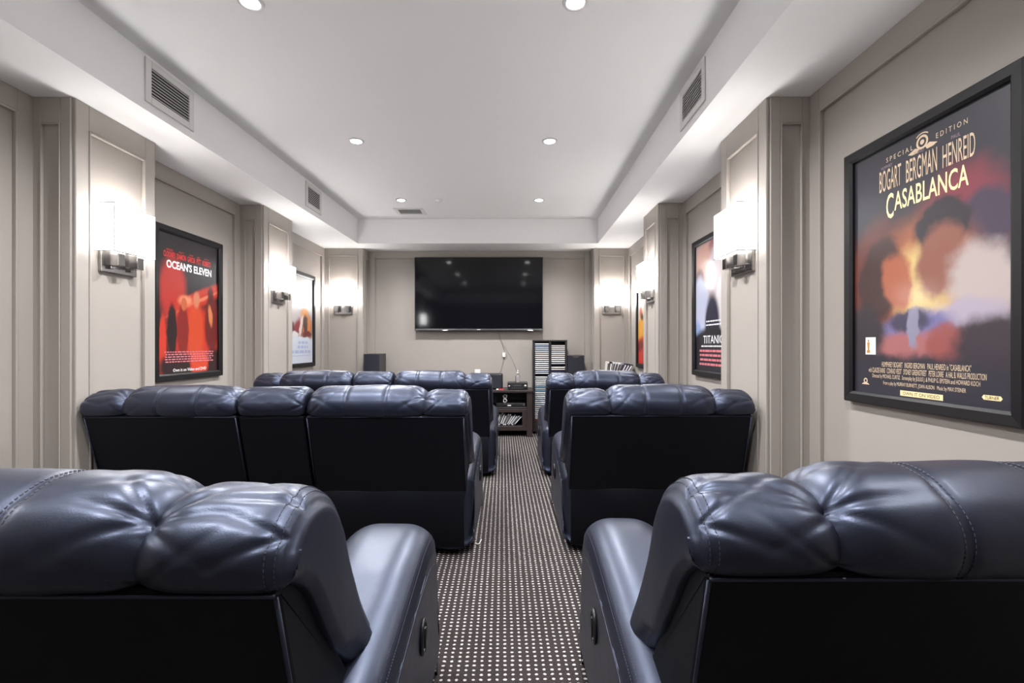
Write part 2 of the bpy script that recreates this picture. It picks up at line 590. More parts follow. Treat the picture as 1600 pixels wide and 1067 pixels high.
# ------------------------------------------------------------------ wall sconces
def sconce(loc, rotz, label, off=''):
    """local: wall at y=0, room towards -y, origin at shade centre"""
    t = thing('wall_sconce', label, 'sconce', loc, rotz, 'square shaded wall sconces')
    W, H, D = 0.285, 0.25, 0.105
    bm = bmesh.new()
    th = 0.003
    for a in ((-W / 2, W / 2, -D, -D + th), (-W / 2, -W / 2 + th, -D + th, -0.004), (W / 2 - th, W / 2, -D + th, -0.004)):
        bm_box(bm, a[0], a[1], a[2], a[3], -H / 2, H / 2)
    shm = mesh_from(bm, 'lamp_shade', SHADE)
    shm.materials.append(LINING)                       # plain inner faces, lit by the bulbs
    for p in shm.polygons:
        if (p.normal.y > 0.5 and p.center.y < -D / 2) or p.normal.x * p.center.x < -0.02:
            p.material_index = 1
    sh = add('lamp_shade', shm, t)
    bm = bmesh.new()
    for z in (-H / 2, H / 2):
        bm_tube(bm, [(-W / 2, -0.004, z), (-W / 2, -D, z), (W / 2, -D, z), (W / 2, -0.004, z)], 0.0032, 5)
    for x in (-W / 2, W / 2):
        bm_tube(bm, [(x, -D, -H / 2), (x, -D, H / 2)], 0.0028, 5)
        bm_tube(bm, [(x, -0.004, -H / 2), (x, -0.004, H / 2)], 0.0018, 5)
    add('piping', mesh_from(bm, 'piping', SEAM), sh)
    box('back_plate', -0.12, 0.12, -0.018, 0, -H / 2 - 0.105, -H / 2 + 0.03, CHROME, t, 0.003)
    for x in (-0.066, 0.066):
        a = box('bulb_socket', x - 0.024, x + 0.024, -0.082, -0.034, -H / 2 - 0.07, -H / 2 + 0.03, CHROME, t, 0.003)
        box('socket_arm', x - 0.012, x + 0.012, -0.036, -0.016, -H / 2 - 0.085, -H / 2 - 0.06, CHROME, a, 0.002)
        bm = bmesh.new()
        bm_lathe(bm, [(0.010, -H / 2 + 0.03), (0.014, -H / 2 + 0.05), (0.019, -H / 2 + 0.075), (0.016, -H / 2 + 0.10), (0.004, -H / 2 + 0.112)], x, -0.058, 12)
        add('bulb', mesh_from(bm, 'bulb', LENS, True), t)
        side = (('_console_side', '_recliner_side')[loc[0] > 0] + ('_first', '_second')[x > 0]) if off else ''
        ld = bpy.data.lights.new('sconce_bulb' + side + off, 'POINT')
        ld.energy = SCONCE_W
        ld.shadow_soft_size = 0.03
        ld.color = (1.0, 0.985, 0.965)
        lo = bpy.data.objects.new('sconce_bulb_light' + side + off, ld)
        lo.location = (x, -0.058, 0.02)
        link(lo, t)


ZSC = 1.722
LP = [None] + sorted(PIL_L)[1:]; RP = [None] + sorted(PIL_R)[1:]      # the rear pair of pilasters carries no sconce
for i, ab in enumerate(LP):
    if ab is None:
        continue
    a, b_ = ab
    sconce((FL, (a + b_) / 2, ZSC), HP, 'lit square sconce on the console sofa wall, %s' %
           ('pilaster by the rear wall', 'pilaster beside the last sofa', 'pilaster beside the red framed poster',
            'pilaster next to the pale framed poster')[i], '_offscreen' if b_ < 2.0 else '')
for i, ab in enumerate(RP):
    if ab is None:
        continue
    a, b_ = ab
    sconce((FR, (a + b_) / 2, ZSC), -HP, 'lit square sconce on the single recliner wall, %s' %
           ('pilaster by the rear wall', 'pilaster beside the last recliner', 'pilaster next to the large dark poster',
            'pilaster past the poster with white title')[i], '_offscreen' if b_ < 2.0 else '')
sconce(((XL + AL) / 2 + 0.0, YP, 1.722), 0, 'lit white square sconce facing the seats beside the tower speaker, console sofa side')
sconce(((XR + AR) / 2 - 0.0, YP, 1.722), 0, 'lit white square sconce facing the seats above the leaning disc cases')


# ------------------------------------------------------------------ posters
def text_into(bm, body, cx, cz, w, h, y=-0.0, shear=0.0, font_bold=0.0):
    """flat lettering fitted to w x h, centred at (cx,cz), facing -y"""
    cu = bpy.data.curves.new('txt', 'FONT')
    cu.body = body
    cu.align_x = 'CENTER'
    cu.resolution_u = 3
    cu.offset = font_bold
    ob = bpy.data.objects.new('txt', cu)
    COL.objects.link(ob)
    dg = bpy.context.evaluated_depsgraph_get()
    me = bpy.data.meshes.new_from_object(ob.evaluated_get(dg))
    COL.objects.unlink(ob)
    bpy.data.objects.remove(ob)
    bpy.data.curves.remove(cu)
    xs = [v.co.x for v in me.vertices]; ys = [v.co.y for v in me.vertices]
    if not xs:
        return
    x0, x1, y0, y1 = min(xs), max(xs), min(ys), max(ys)
    off = len(bm.verts)
    vs_ = []
    for v in me.vertices:
        px = (v.co.x - (x0 + x1) / 2) / (x1 - x0) * w
        pz = (v.co.y - (y0 + y1) / 2) / (y1 - y0) * h
        vs_.append(bm.verts.new((cx + px + shear * pz, y, cz + pz)))
    for p in me.polygons:
        try:
            bm.faces.new([vs_[i] for i in p.vertices])
        except ValueError:
            pass
    bpy.data.meshes.remove(me)


def flat_poly(bm, pts, y):
    bm.faces.new([bm.verts.new((x, y, z)) for x, z in pts])


PW, PH, PB = 0.74, 1.06, 0.045


def framed_poster(loc, rotz, label, art, letters):
    t = thing('framed_poster', label, 'poster', loc, rotz, 'framed film posters on the side walls')
    bm = bmesh.new()
    w, h, b_ = PW / 2, PH / 2, PB
    # moulded frame, mitred: outer edge, front lip, inner drop
    prof = [(0.0, 0.0), (0.0, -0.026), (0.006, -0.032), (b_ - 0.010, -0.030), (b_, -0.022), (b_, 0.0)]
    rings = []
    for inset, y in prof:
        rings.append([bm.verts.new((sx * (w - inset), y, sz * (h - inset))) for sx, sz in ((-1, -1), (1, -1), (1, 1), (-1, 1))])
    for i in range(len(rings)):
        A = rings[i]; B = rings[(i + 1) % len(rings)]
        for k in range(4):
            bm.faces.new((A[k], A[(k + 1) % 4], B[(k + 1) % 4], B[k]))
    bmesh.ops.recalc_face_normals(bm, faces=bm.faces)
    add('frame', mesh_from(bm, 'frame', FRAMEM), t)
    pr = box('print', -w + b_, w - b_, -0.012, -0.002, -h + b_, h - b_, art, t)
    for nm, m, fn in letters:
        bm = bmesh.new()
        fn(bm)
        bmesh.ops.recalc_face_normals(bm, faces=bm.faces)
        add(nm, mesh_from(bm, nm, m), pr)
    return t


YL = -0.0128
GOLD = mat('ink_gold', srgb(214, 190, 160), 0.45)
CREAM = mat('ink_cream', srgb(250, 225, 170), 0.45)
MAUVE = mat('ink_mauve', srgb(150, 130, 140), 0.5)
INKW = mat('ink_white', srgb(238, 238, 240), 0.45)
INKR = mat('ink_red', srgb(215, 45, 40), 0.45)
INKP = mat('ink_pink', srgb(196, 110, 118), 0.45)
INKB = mat('ink_blue_grey', srgb(150, 160, 190), 0.45)
INKD = mat('ink_dark', srgb(40, 34, 38), 0.45)
INKS = mat('ink_statue_gold', srgb(180, 130, 50), 0.4)

dk = srgb(52, 49, 60)
CASA = print_material('dark_drama_print', dk, [
    (0.17, 0.14, 0.15, 0.16, 20, srgb(140, 55, 70), 0.6),
    (0.24, 0.10, 0.10, 0.10, 0, srgb(70, 55, 78), 0.4),
    (-0.20, 0.00, 0.16, 0.20, -15, srgb(110, 55, 45), 0.5),
    (0.02, -0.06, 0.20, 0.22, 0, srgb(178, 104, 66), 0.6),
    (0.01, -0.08, 0.13, 0.15, 0, srgb(228, 196, 128), 0.6),
    (-0.19, -0.03, 0.11, 0.17, -12, srgb(66, 38, 36), 0.25),
    (-0.10, -0.05, 0.07, 0.11, 15, srgb(180, 100, 70), 0.4),
    (0.09, 0.12, 0.11, 0.09, 10, srgb(48, 40, 48), 0.25),
    (0.08, 0.00, 0.09, 0.13, -12, srgb(150, 92, 76), 0.4),
    (0.23, -0.09, 0.11, 0.13, 25, srgb(196, 180, 176), 0.5),
    (0.18, -0.19, 0.13, 0.05, 0, srgb(186, 172, 190), 0.6),
    (-0.02, -0.225, 0.15, 0.06, 5, srgb(122, 118, 168), 0.5),
    (-0.05, -0.20, 0.09, 0.04, 0, srgb(70, 62, 88), 0.5),
    (-0.05, -0.29, 0.16, 0.05, 0, srgb(178, 110, 110), 0.6),
    (0.10, -0.29, 0.07, 0.07, 0, srgb(160, 84, 80), 0.6),
    (0.26, -0.30, 0.13, 0.10, 0, srgb(56, 44, 54), 0.5),
    (-0.27, -0.25, 0.09, 0.12, 0, srgb(52, 45, 52), 0.4),
    (-0.03, -0.23, 0.028, 0.075, 0, srgb(150, 146, 170), 0.3),
    (0.0, -0.47, 0.42, 0.14, 0, srgb(50, 47, 58), 0.35),
], 0.06, 16)


def txt(*args):
    return lambda bm: text_into(bm, *args)


def casa_title(bm):
    text_into(bm, 'ASABLANCA', 0.037, 0.260, 0.300, 0.072, YL, 0.0, 0.012)
    text_into(bm, 'C', -0.134, 0.250, 0.036, 0.098, YL - 0.0002, 0.0, 0.012)


def ring(bm, cx, cz, r0, r1, y, a0=0, a1=360, n=24):
    for i in range(n):
        t0 = math.radians(a0 + (a1 - a0) * i / n); t1 = math.radians(a0 + (a1 - a0) * (i + 1) / n)
        flat_poly(bm, [(cx + r0 * math.cos(t0), cz + r0 * math.sin(t0)), (cx + r1 * math.cos(t0), cz + r1 * math.sin(t0)),
                       (cx + r1 * math.cos(t1), cz + r1 * math.sin(t1)), (cx + r0 * math.cos(t1), cz + r0 * math.sin(t1))], y)


def casa_emblem(bm):
    ring(bm, 0.012, 0.436, 0.017, 0.025, YL)
    ring(bm, 0.012, 0.436, 0.0, 0.009, YL, n=12)
    ring(bm, 0.012, 0.430, 0.036, 0.040, YL, 50, 130, 10)
    for sx in (-1, 1):
        flat_poly(bm, [(0.012 + sx * 0.012, 0.416), (0.012 + sx * 0.03, 0.424), (0.012 + sx * 0.062, 0.412), (0.012 + sx * 0.045, 0.405), (0.012 + sx * 0.02, 0.404)], YL)


def casa_mark(bm):
    ring(bm, -0.262, -0.436, 0.006, 0.011, YL, n=12)
    flat_poly(bm, [(-0.284, -0.452), (-0.240, -0.452), (-0.250, -0.445), (-0.274, -0.445)], YL)


def casa_tags(bm):
    flat_poly(bm, [(-0.262, -0.328), (-0.207, -0.328), (-0.207, -0.258), (-0.262, -0.258)], YL)


def casa_band(bm):
    flat_poly(bm, [(-0.085, -0.480), (0.095, -0.480), (0.095, -0.460), (-0.085, -0.460)], YL)


def casa_pill(bm):
    r = 0.0075
    flat_poly(bm, [(0.236, -0.452 - r), (0.288, -0.452 - r), (0.294, -0.452), (0.288, -0.452 + r), (0.236, -0.452 + r), (0.230, -0.452)], YL)


def casa_dark(bm):
    text_into(bm, 'OWN IT ON VIDEO', 0.005, -0.470, 0.155, 0.012, YL - 0.0006)


def casa_statue(bm):
    x = -0.246
    flat_poly(bm, [(x - 0.009, -0.322), (x + 0.009, -0.322), (x + 0.009, -0.310), (x - 0.009, -0.310)], YL - 0.0005)
    flat_poly(bm, [(x - 0.004, -0.310), (x + 0.004, -0.310), (x + 0.007, -0.278), (x - 0.007, -0.278)], YL - 0.0005)
    ring(bm, x, -0.272, 0, 0.005, YL - 0.0005, n=10)


framed_poster((XR - 0.001, 1.728, 1.392), -HP, 'large dark framed poster with gold and cream lettering, wall beside the last recliner', CASA, [
    ('name_lettering', GOLD, txt('BOGART', -0.134, 0.356, 0.106, 0.084, YL)),
    ('name_lettering', GOLD, txt('BERGMAN', 0.007, 0.354, 0.130, 0.084, YL)),
    ('name_lettering', GOLD, txt('HENREID', 0.151, 0.350, 0.115, 0.076, YL)),
    ('edition_lettering', GOLD, txt('S P E C I A L', -0.090, 0.433, 0.125, 0.018, YL)),
    ('edition_lettering', GOLD, txt('E D I T I O N', 0.126, 0.433, 0.115, 0.018, YL)),
    ('credit_lettering', GOLD, txt('HUMPHREY BOGART   INGRID BERGMAN   PAUL HENREID in "CASABLANCA"', 0.010, -0.365, 0.37, 0.021, YL)),
    ('credit_lettering', GOLD, txt('with CLAUDE RAINS   CONRAD VEIDT   SYDNEY GREENSTREET   PETER LORRE   A HAL B. WALLIS PRODUCTION', 0.0, -0.390, 0.49, 0.020, YL)),
    ('credit_lettering', GOLD, txt('Directed by MICHAEL CURTIZ   Screenplay by JULIUS J. & PHILIP G. EPSTEIN and HOWARD KOCH', 0.0, -0.415, 0.45, 0.020, YL)),
    ('credit_lettering', GOLD, txt('From a play by MURRAY BURNETT, JOAN ALISON   Music by MAX STEINER', 0.005, -0.440, 0.345, 0.018, YL)),
    ('logo_pill', CREAM, casa_pill), ('logo_lettering', INKD, txt('TURNER', 0.262, -0.452, 0.045, 0.010, YL - 0.0006)), ('studio_mark', GOLD, casa_mark),
    ('title_lettering', CREAM, casa_title), ('small_lettering', MAUVE, txt('HUMPHREY', -0.150, 0.408, 0.055, 0.012, YL)), ('small_lettering', MAUVE, txt('INGRID', -0.002, 0.408, 0.042, 0.012, YL)), ('small_lettering', MAUVE, txt('PAUL', 0.142, 0.402, 0.032, 0.012, YL)),
    ('emblem', GOLD, casa_emblem), ('award_sticker', INKW, casa_tags), ('caption_band', CREAM, casa_band),
    ('caption_lettering', INKD, casa_dark), ('sticker_figure', INKS, casa_statue)])

OCEAN = print_material('red_city_print', srgb(34, 26, 30), [
    (-0.18, 0.10, 0.13, 0.22, 0, srgb(190, 45, 35), 0.5),
    (0.10, 0.06, 0.36, 0.06, 22, srgb(200, 52, 32), 0.5),
    (0.06, 0.03, 0.30, 0.012, 22, srgb(226, 130, 96), 0.9),
    (-0.05, 0.03, 0.07, 0.04, 0, srgb(240, 150, 110), 0.9),
    (0.05, -0.20, 0.30, 0.20, 0, srgb(205, 50, 30), 0.4),
    (0.06, -0.20, 0.09, 0.24, 0, srgb(214, 74, 38), 0.4),
    (0.25, -0.12, 0.085, 0.22, 0, srgb(110, 26, 24), 0.3),
    (0.235, -0.06, 0.025, 0.08, 8, srgb(214, 130, 80), 0.5),
    (-0.08, -0.18, 0.06, 0.20, 0, srgb(140, 32, 26), 0.3),
    (-0.19, -0.18, 0.05, 0.18, 0, srgb(40, 18, 22), 0.3),
    (0.07, 0.05, 0.035, 0.06, 0, srgb(214, 130, 96), 0.6),
    (0.235, 0.10, 0.035, 0.07, 0, srgb(96, 34, 28), 0.5),
    (-0.07, 0.01, 0.03, 0.045, 0, srgb(200, 100, 60), 0.4),
    (-0.28, -0.30, 0.035, 0.22, 0, srgb(215, 60, 40), 0.3),
    (-0.12, -0.44, 0.20, 0.10, 0, srgb(44, 20, 22), 0.35),
    (0.27, -0.42, 0.10, 0.10, 0, srgb(50, 20, 22), 0.4),
    (0.10, -0.42, 0.10, 0.10, 0, srgb(225, 75, 45), 0.4),
], 0.03, 14)


def oc_names(bm):
    for i, (s, w, fs) in enumerate((('CLOONEY', .115, 'GEORGE'), ('DAMON', .092, 'MATT'), ('GARCIA', .085, 'ANDY'), ('PITT', .05, 'BRAD'), ('ROBERTS', .10, 'JULIA'))):
        x = (-0.215, -0.095, 0.010, 0.093, 0.185)[i]
        text_into(bm, s, x, 0.340, w, 0.040, YL, 0, 0.02)
        text_into(bm, fs, x, 0.372, w * 0.55, 0.012, YL)


def oc_title(bm):
    text_into(bm, "OCEAN'S ELEVEN", 0.0, 0.275, 0.49, 0.058, YL, 0, 0.03)
    text_into(bm, 'Own it on Video and DVD', 0.0, -0.462, 0.36, 0.022, YL, 0, 0.01)


def word_lines(bm, x0, x1, zs, h, seed, lw=(0.012, 0.04), gap=0.008, y=YL):
    """unreadably small print: word-sized dashes"""
    rnd = random.Random(seed)
    for z in zs:
        x = x0 + rnd.random() * 0.02
        while x < x1 - 0.02:
            w = min(rnd.uniform(*lw), x1 - x)
            flat_poly(bm, [(x, z - h / 2), (x + w, z - h / 2), (x + w, z + h / 2), (x, z + h / 2)], y)
            x += w + gap


framed_poster((XL + 0.001, 3.525, 1.39), HP, 'framed red and black poster with bold white title, wall beside the middle console sofa', OCEAN, [
    ('name_lettering', INKR, oc_names), ('title_lettering', INKW, oc_title),
    ('fine_print', INKP, lambda bm: word_lines(bm, -0.27, 0.27, [-0.335, -0.352, -0.369, -0.386, -0.403], 0.009, 4))])

TITAN = print_material('ship_romance_print', srgb(30, 28, 44), [
    (0.0, 0.30, 0.40, 0.30, 0, srgb(190, 165, 165), 0.25),
    (0.05, 0.42, 0.16, 0.10, 20, srgb(170, 95, 95), 0.4),
    (-0.17, 0.33, 0.14, 0.15, 20, srgb(210, 160, 145), 0.4),
    (-0.25, 0.20, 0.08, 0.10, 0, srgb(120, 85, 85), 0.5),
    (0.02, 0.25, 0.10, 0.18, 0, srgb(205, 190, 195), 0.5),
    (-0.22, 0.00, 0.16, 0.24, 18, srgb(196, 200, 224), 0.25),
    (0.20, 0.02, 0.16, 0.26, -18, srgb(226, 220, 222), 0.25),
    (-0.02, -0.16, 0.13, 0.24, 0, srgb(36, 34, 58), 0.35),
    (-0.27, -0.20, 0.06, 0.10, 20, srgb(150, 170, 215), 0.5),
    (0.0, -0.38, 0.50, 0.22, 0, srgb(24, 22, 34), 0.2),
], 0.04, 8)


def ti_title(bm):
    text_into(bm, 'TITANIC', -0.004, -0.250, 0.345, 0.060, YL)
    word_lines(bm, -0.13, 0.13, [-0.115, -0.142], 0.010, 7)
    word_lines(bm, -0.22, 0.22, [-0.30], 0.010, 8)


framed_poster((XR - 0.001, 3.50, 1.396), -HP, 'framed poster with white title on navy and pink lines, wall beside the middle recliner', TITAN, [
    ('title_lettering', INKW, ti_title),
    ('fine_print', INKP, lambda bm: word_lines(bm, -0.26, 0.26, [-0.335, -0.368, -0.402, -0.436], 0.017, 9, (0.03, 0.09)))])

PALE = print_material('pale_epic_print', srgb(214, 214, 208), [
    (0.0, -0.06, 0.40, 0.17, 0, srgb(150, 120, 110), 0.5),
    (0.10, 0.00, 0.12, 0.14, 0, srgb(214, 140, 70), 0.5),
    (-0.12, 0.02, 0.14, 0.12, 20, srgb(190, 180, 178), 0.5),
    (-0.05, -0.10, 0.12, 0.10, 30, srgb(140, 40, 48), 0.5),
    (0.14, -0.04, 0.07, 0.10, 0, srgb(76, 50, 48), 0.4),
    (0.23, -0.10, 0.05, 0.14, 0, srgb(210, 120, 50), 0.5),
    (-0.22, -0.10, 0.08, 0.08, 0, srgb(90, 40, 46), 0.5),
    (0.02, -0.07, 0.03, 0.13, -20, srgb(225, 205, 198), 0.4),
    (0.18, -0.16, 0.12, 0.04, 0, srgb(110, 36, 32), 0.5),
    (-0.13, -0.17, 0.09, 0.04, 0, srgb(225, 220, 220), 0.5),
    (0.0, -0.36, 0.6, 0.17, 0, srgb(214, 220, 232), 0.08),
], 0.07, 14)


def pale_letters(bm):
    word_lines(bm, -0.06, 0.20, [-0.255], 0.030, 11, (0.04, 0.08), 0.02)
    word_lines(bm, -0.08, 0.20, [-0.305], 0.030, 12, (0.04, 0.08), 0.02)
    word_lines(bm, -0.26, 0.28, [-0.358], 0.032, 13, (0.05, 0.12), 0.02)
    word_lines(bm, -0.26, 0.28, [-0.402], 0.008, 14)


framed_poster((XL + 0.001, 5.355, 1.39), HP, 'framed pale poster with white sky on the wall beside the front console sofa', PALE, [
    ('blue_grey_lettering', INKB, pale_letters)])

SUNSET = print_material('sunset_print', srgb(238, 230, 215), [
    (0.0, 0.06, 0.30, 0.12, 0, srgb(236, 205, 150), 0.6),
    (-0.20, 0.10, 0.05, 0.10, 10, srgb(190, 70, 50), 0.5),
    (-0.16, 0.00, 0.05, 0.08, 0, srgb(60, 50, 48), 0.4),
    (0.0, -0.12, 0.60, 0.14, 0, srgb(240, 170, 50), 0.3),
    (0.0, -0.36, 0.60, 0.18, 0, srgb(205, 50, 35), 0.25),
    (-0.22, -0.28, 0.10, 0.06, 20, srgb(120, 40, 35), 0.5),
], 0.06, 8)
framed_poster((XR - 0.001, 5.255, 1.38), -HP, 'framed yellow and red poster on the wall beside the front recliner', SUNSET, [
    ('fine_print', INKR, lambda bm: word_lines(bm, -0.26, 0.26, [-0.42, -0.44], 0.010, 21))])


# ------------------------------------------------------------------ recliners
def catmull(ctrl, per):
    out = []
    n = len(ctrl)
    for i in range(n):
        p0, p1, p2, p3 = (Vector(ctrl[(i + k - 1) % n]) for k in range(4))
        m = per[i] if isinstance(per, (list, tuple)) else per
        for j in range(m):
            t = j / m
            out.append(0.5 * ((2 * p1) + (-p0 + p2) * t + (2 * p0 - 5 * p1 + 4 * p2 - p3) * t * t + (-p0 + 3 * p1 - 3 * p2 + p3) * t ** 3))
    return out


def loop_normals(P):
    n = len(P)
    area = sum(P[i].x * P[(i + 1) % n].y - P[(i + 1) % n].x * P[i].y for i in range(n))
    sg = 1 if area > 0 else -1
    N_ = []
    for i in range(n):
        d = (P[(i + 1) % n] - P[i - 1]).normalized()
        N_.append(Vector((d.y, -d.x)) * sg)
    S = [0.0]
    for i in range(1, n):
        S.append(S[-1] + (P[i] - P[i - 1]).length)
    return N_, S


def pillow(x0, x1, ctrl, per, e0, e1, seams=(), seed=0, nx=60, lump=0.004, slump=None, cap_bulge=(0.0, 0.0), section=0.0, flat_from=None):
    """upholstered roll: a closed (y,z) section swept along x, rounded, gathered and creased at its ends.
    e = (r, D, pinches) with pinches = [(s_pinch, [(slope, depth, width)...])]. returns mesh + surface function"""
    P = catmull(ctrl, per)
    N_, S = loop_normals(P)
    n = len(P)
    back = [1.0 if flat_from is None else (0.15 if i >= flat_from else min(1.0, 0.30 + 0.70 * i / 26)) for i in range(n)]
    w = x1 - x0

    def disp(i, x):
        d = 0.0
        for dd, (r, D, pin) in ((x - x0, e0), (x1 - x, e1)):
            if dd < r:
                q = 1 - max(dd, 0) / r
                d -= D * (1 - math.sqrt(max(0.0, 1 - q * q))) * back[i]
            for sp, cr in pin:
                for slope, dep, wd in cr:
                    sk = sp + slope * dd
                    ww = wd * (0.55 + 4.0 * dd)
                    g = math.exp(-((S[i] - sk) / ww) ** 2) * math.exp(-dd / 0.085) * (1 - math.exp(-max(dd, 0) / 0.010))
                    d -= dep * g
        for sx in seams:
            d -= 0.0045 * math.exp(-((x - sx) / 0.009) ** 2)
        if section:
            u = (x - x0) / w
            d += section * math.sin(math.pi * u)
        d += lump * noise.noise(Vector((x * 7 + seed * 3.1, P[i].x * 7, P[i].y * 7)))
        return d

    def at(i, x, lift=0.0):
        q = P[i] + N_[i] * (disp(i, x) + lift)
        z = q.y
        if slump:
            z += slump((x - x0) / w) * min(1.0, max(0.0, (z - 0.745) / 0.12))
        return Vector((x, q.x, z))
    # columns, denser at ends
    xs = []
    for k in range(nx + 1):
        u = k / nx
        v = 0.5 - 0.5 * math.cos(math.pi * u)
        xs.append(x0 + w * (0.55 * v + 0.45 * u))
    bm = bmesh.new()
    rings = []
    for x in xs:
        rings.append([bm.verts.new(at(i, x)) for i in range(n)])
    for a in range(nx):
        A, B = rings[a], rings[a + 1]
        for i in range(n):
            bm.faces.new((A[i], A[(i + 1) % n], B[(i + 1) % n], B[i]))
    for ringv, xe, sg, bulge in ((rings[0], x0, -1, cap_bulge[0]), (rings[-1], x1, 1, cap_bulge[1])):
        prev = ringv
        base = [v.co.copy() for v in ringv]
        for off, bl in ((0.004, 0.45), (0.010, 0.85), (0.018, 1.0)):
            cur = []
            for i in range(n):
                p = base[i] - Vector((0, N_[i].x, N_[i].y)) * off
                p.x = xe + sg * bulge * bl
                cur.append(bm.verts.new(p))
            for i in range(n):
                bm.faces.new((prev[i], prev[(i + 1) % n], cur[(i + 1) % n], cur[i]))
            prev = cur
        cap = bm.faces.new(prev)
        bmesh.ops.triangulate(bm, faces=[cap])
    bmesh.ops.recalc_face_normals(bm, faces=bm.faces)
    return bm, at, n, S


def stitches(at, n, S, xs, i0, i1, r=0.0009, dash=0.0048, gap=0.0034, lift=0.0008):
    """rows of thread dashes over a pillow surface from loop index i0 to i1"""
    bm = bmesh.new()
    for x in xs:
        pts = [at(i % n, x, lift) for i in range(i0, i1 + 1)]
        # resample by length
        L_ = [0.0]
        for a, b_ in zip(pts, pts[1:]):
            L_.append(L_[-1] + (b_ - a).length)

        def pt(s):
            for k in range(len(L_) - 1):
                if L_[k + 1] >= s:
                    f = (s - L_[k]) / max(1e-9, L_[k + 1] - L_[k])
                    return pts[k].lerp(pts[k + 1], f)
            return pts[-1]
        s = 0.0
        while s + dash < L_[-1]:
            bm_cyl(bm, pt(s), pt(s + dash), r, n=4, caps=False)
            s += dash + gap
    return bm


ROLL = [(0.035, 0.742), (-0.004, 0.752), (-0.022, 0.785), (-0.018, 0.828), (0.014, 0.866), (0.068, 0.890), (0.135, 0.886), (0.195, 0.852),
        (0.24, 0.79), (0.28, 0.70), (0.345, 0.59), (0.42, 0.49), (0.455, 0.435), (0.43, 0.405), (0.34, 0.415), (0.21, 0.53), (0.095, 0.69)]
ROLL_PER = [7, 8, 9, 9, 10, 10, 9, 8, 5, 4, 4, 4, 3, 3, 3, 4, 4]
CROLL = [(0.035, 0.742), (-0.004, 0.752), (-0.022, 0.785), (-0.018, 0.828), (0.014, 0.866), (0.068, 0.888), (0.125, 0.882), (0.17, 0.846),
         (0.19, 0.79), (0.18, 0.74), (0.12, 0.725)]
CROLL_PER = [6, 7, 8, 8, 9, 9, 8, 6, 4, 4, 4]
ARM = [(0.16, 0.035), (0.145, 0.06), (0.14, 0.20), (0.15, 0.36), (0.18, 0.415), (0.26, 0.440), (0.42, 0.470), (0.60, 0.505), (0.76, 0.528), (0.87, 0.522),
       (0.945, 0.485), (0.985, 0.41), (1.0, 0.30), (0.995, 0.15), (0.985, 0.06), (0.97, 0.035), (0.60, 0.03)]
ARM_PER = [2, 3, 3, 4, 5, 5, 6, 6, 6, 7, 7, 6, 4, 3, 3, 3, 3]

# arc length positions on the roll (from the tuck at the panel, up over the top)
_P = catmull(ROLL, ROLL_PER); _N, _S = loop_normals(_P)


def pinch_inner(rnd, k=0.8):
    """gathers where two cushions meet"""
    return [(0.165, [(-0.45 + rnd.uniform(-.15, .15), 0.010 * k, 0.013), (0.15 + rnd.uniform(-.1, .1), 0.014 * k, 0.012),
                     (0.80 + rnd.uniform(-.2, .2), 0.011 * k, 0.014)]),
            (0.03, [(0.9 + rnd.uniform(-.3, .3), 0.006 * k, 0.012)]),
            (0.285, [(-0.3 + rnd.uniform(-.2, .2), 0.008 * k, 0.013), (0.6, 0.007 * k, 0.014)])]


def pinch_outer(rnd, k=1.0):
    return [(0.150, [(-0.35 + rnd.uniform(-.2, .2), 0.009 * k, 0.014), (0.5 + rnd.uniform(-.2, .2), 0.008 * k, 0.013)]),
            (0.225, [(-0.1, 0.012 * k, 0.011), (0.75 + rnd.uniform(-.2, .2), 0.008 * k, 0.013)])]


def centre_cushion(parent, x0, x1, seed, inner_side=None):
    rnd = random.Random(seed)
    w = x1 - x0
    e0 = (0.085, 0.056, pinch_inner(rnd)); e1 = (0.085, 0.056, pinch_inner(rnd))
    sx = (x0 + w * 0.335, x0 + w * 0.665)
    bm, at, n, S = pillow(x0, x1, ROLL, ROLL_PER, e0, e1, sx, seed, 84, 0.006, section=0.006, flat_from=96)
    o = add('headrest_cushion', mesh_from(bm, 'headrest_cushion', LEATHER, True), parent)
    for x in sx:
        bm = stitches(at, n, S, (x - 0.0075, x + 0.0075), 2, 62)
        add('stitching', mesh_from(bm, 'stitching', THREAD), o)
    return o


def wing_cushion(parent, x0, x1, seed, outer):
    """outer = -1 / +1: which end is the free side"""
    rnd = random.Random(seed)
    inn = (0.080, 0.056, pinch_inner(rnd)); out = (0.050, 0.030, pinch_outer(rnd))
    e0, e1 = (out, inn) if outer < 0 else (inn, out)
    bm, at, n, S = pillow(x0, x1, ROLL, ROLL_PER, e0, e1, (), seed, 56, 0.005,
                          slump=lambda u: -0.012 - 0.008 * (1 - u if outer < 0 else u),
                          cap_bulge=(0.010, 0.002) if outer < 0 else (0.002, 0.010), flat_from=96)
    o = add('wing_cushion', mesh_from(bm, 'wing_cushion', LEATHER, True), parent)
    xe = x0 + 0.010 if outer < 0 else x1 - 0.010
    xe2 = x0 + 0.022 if outer < 0 else x1 - 0.022
    bm = stitches(at, n, S, (xe, xe2), 2, 92)
    add('stitching', mesh_from(bm, 'stitching', THREAD), o)
    return o


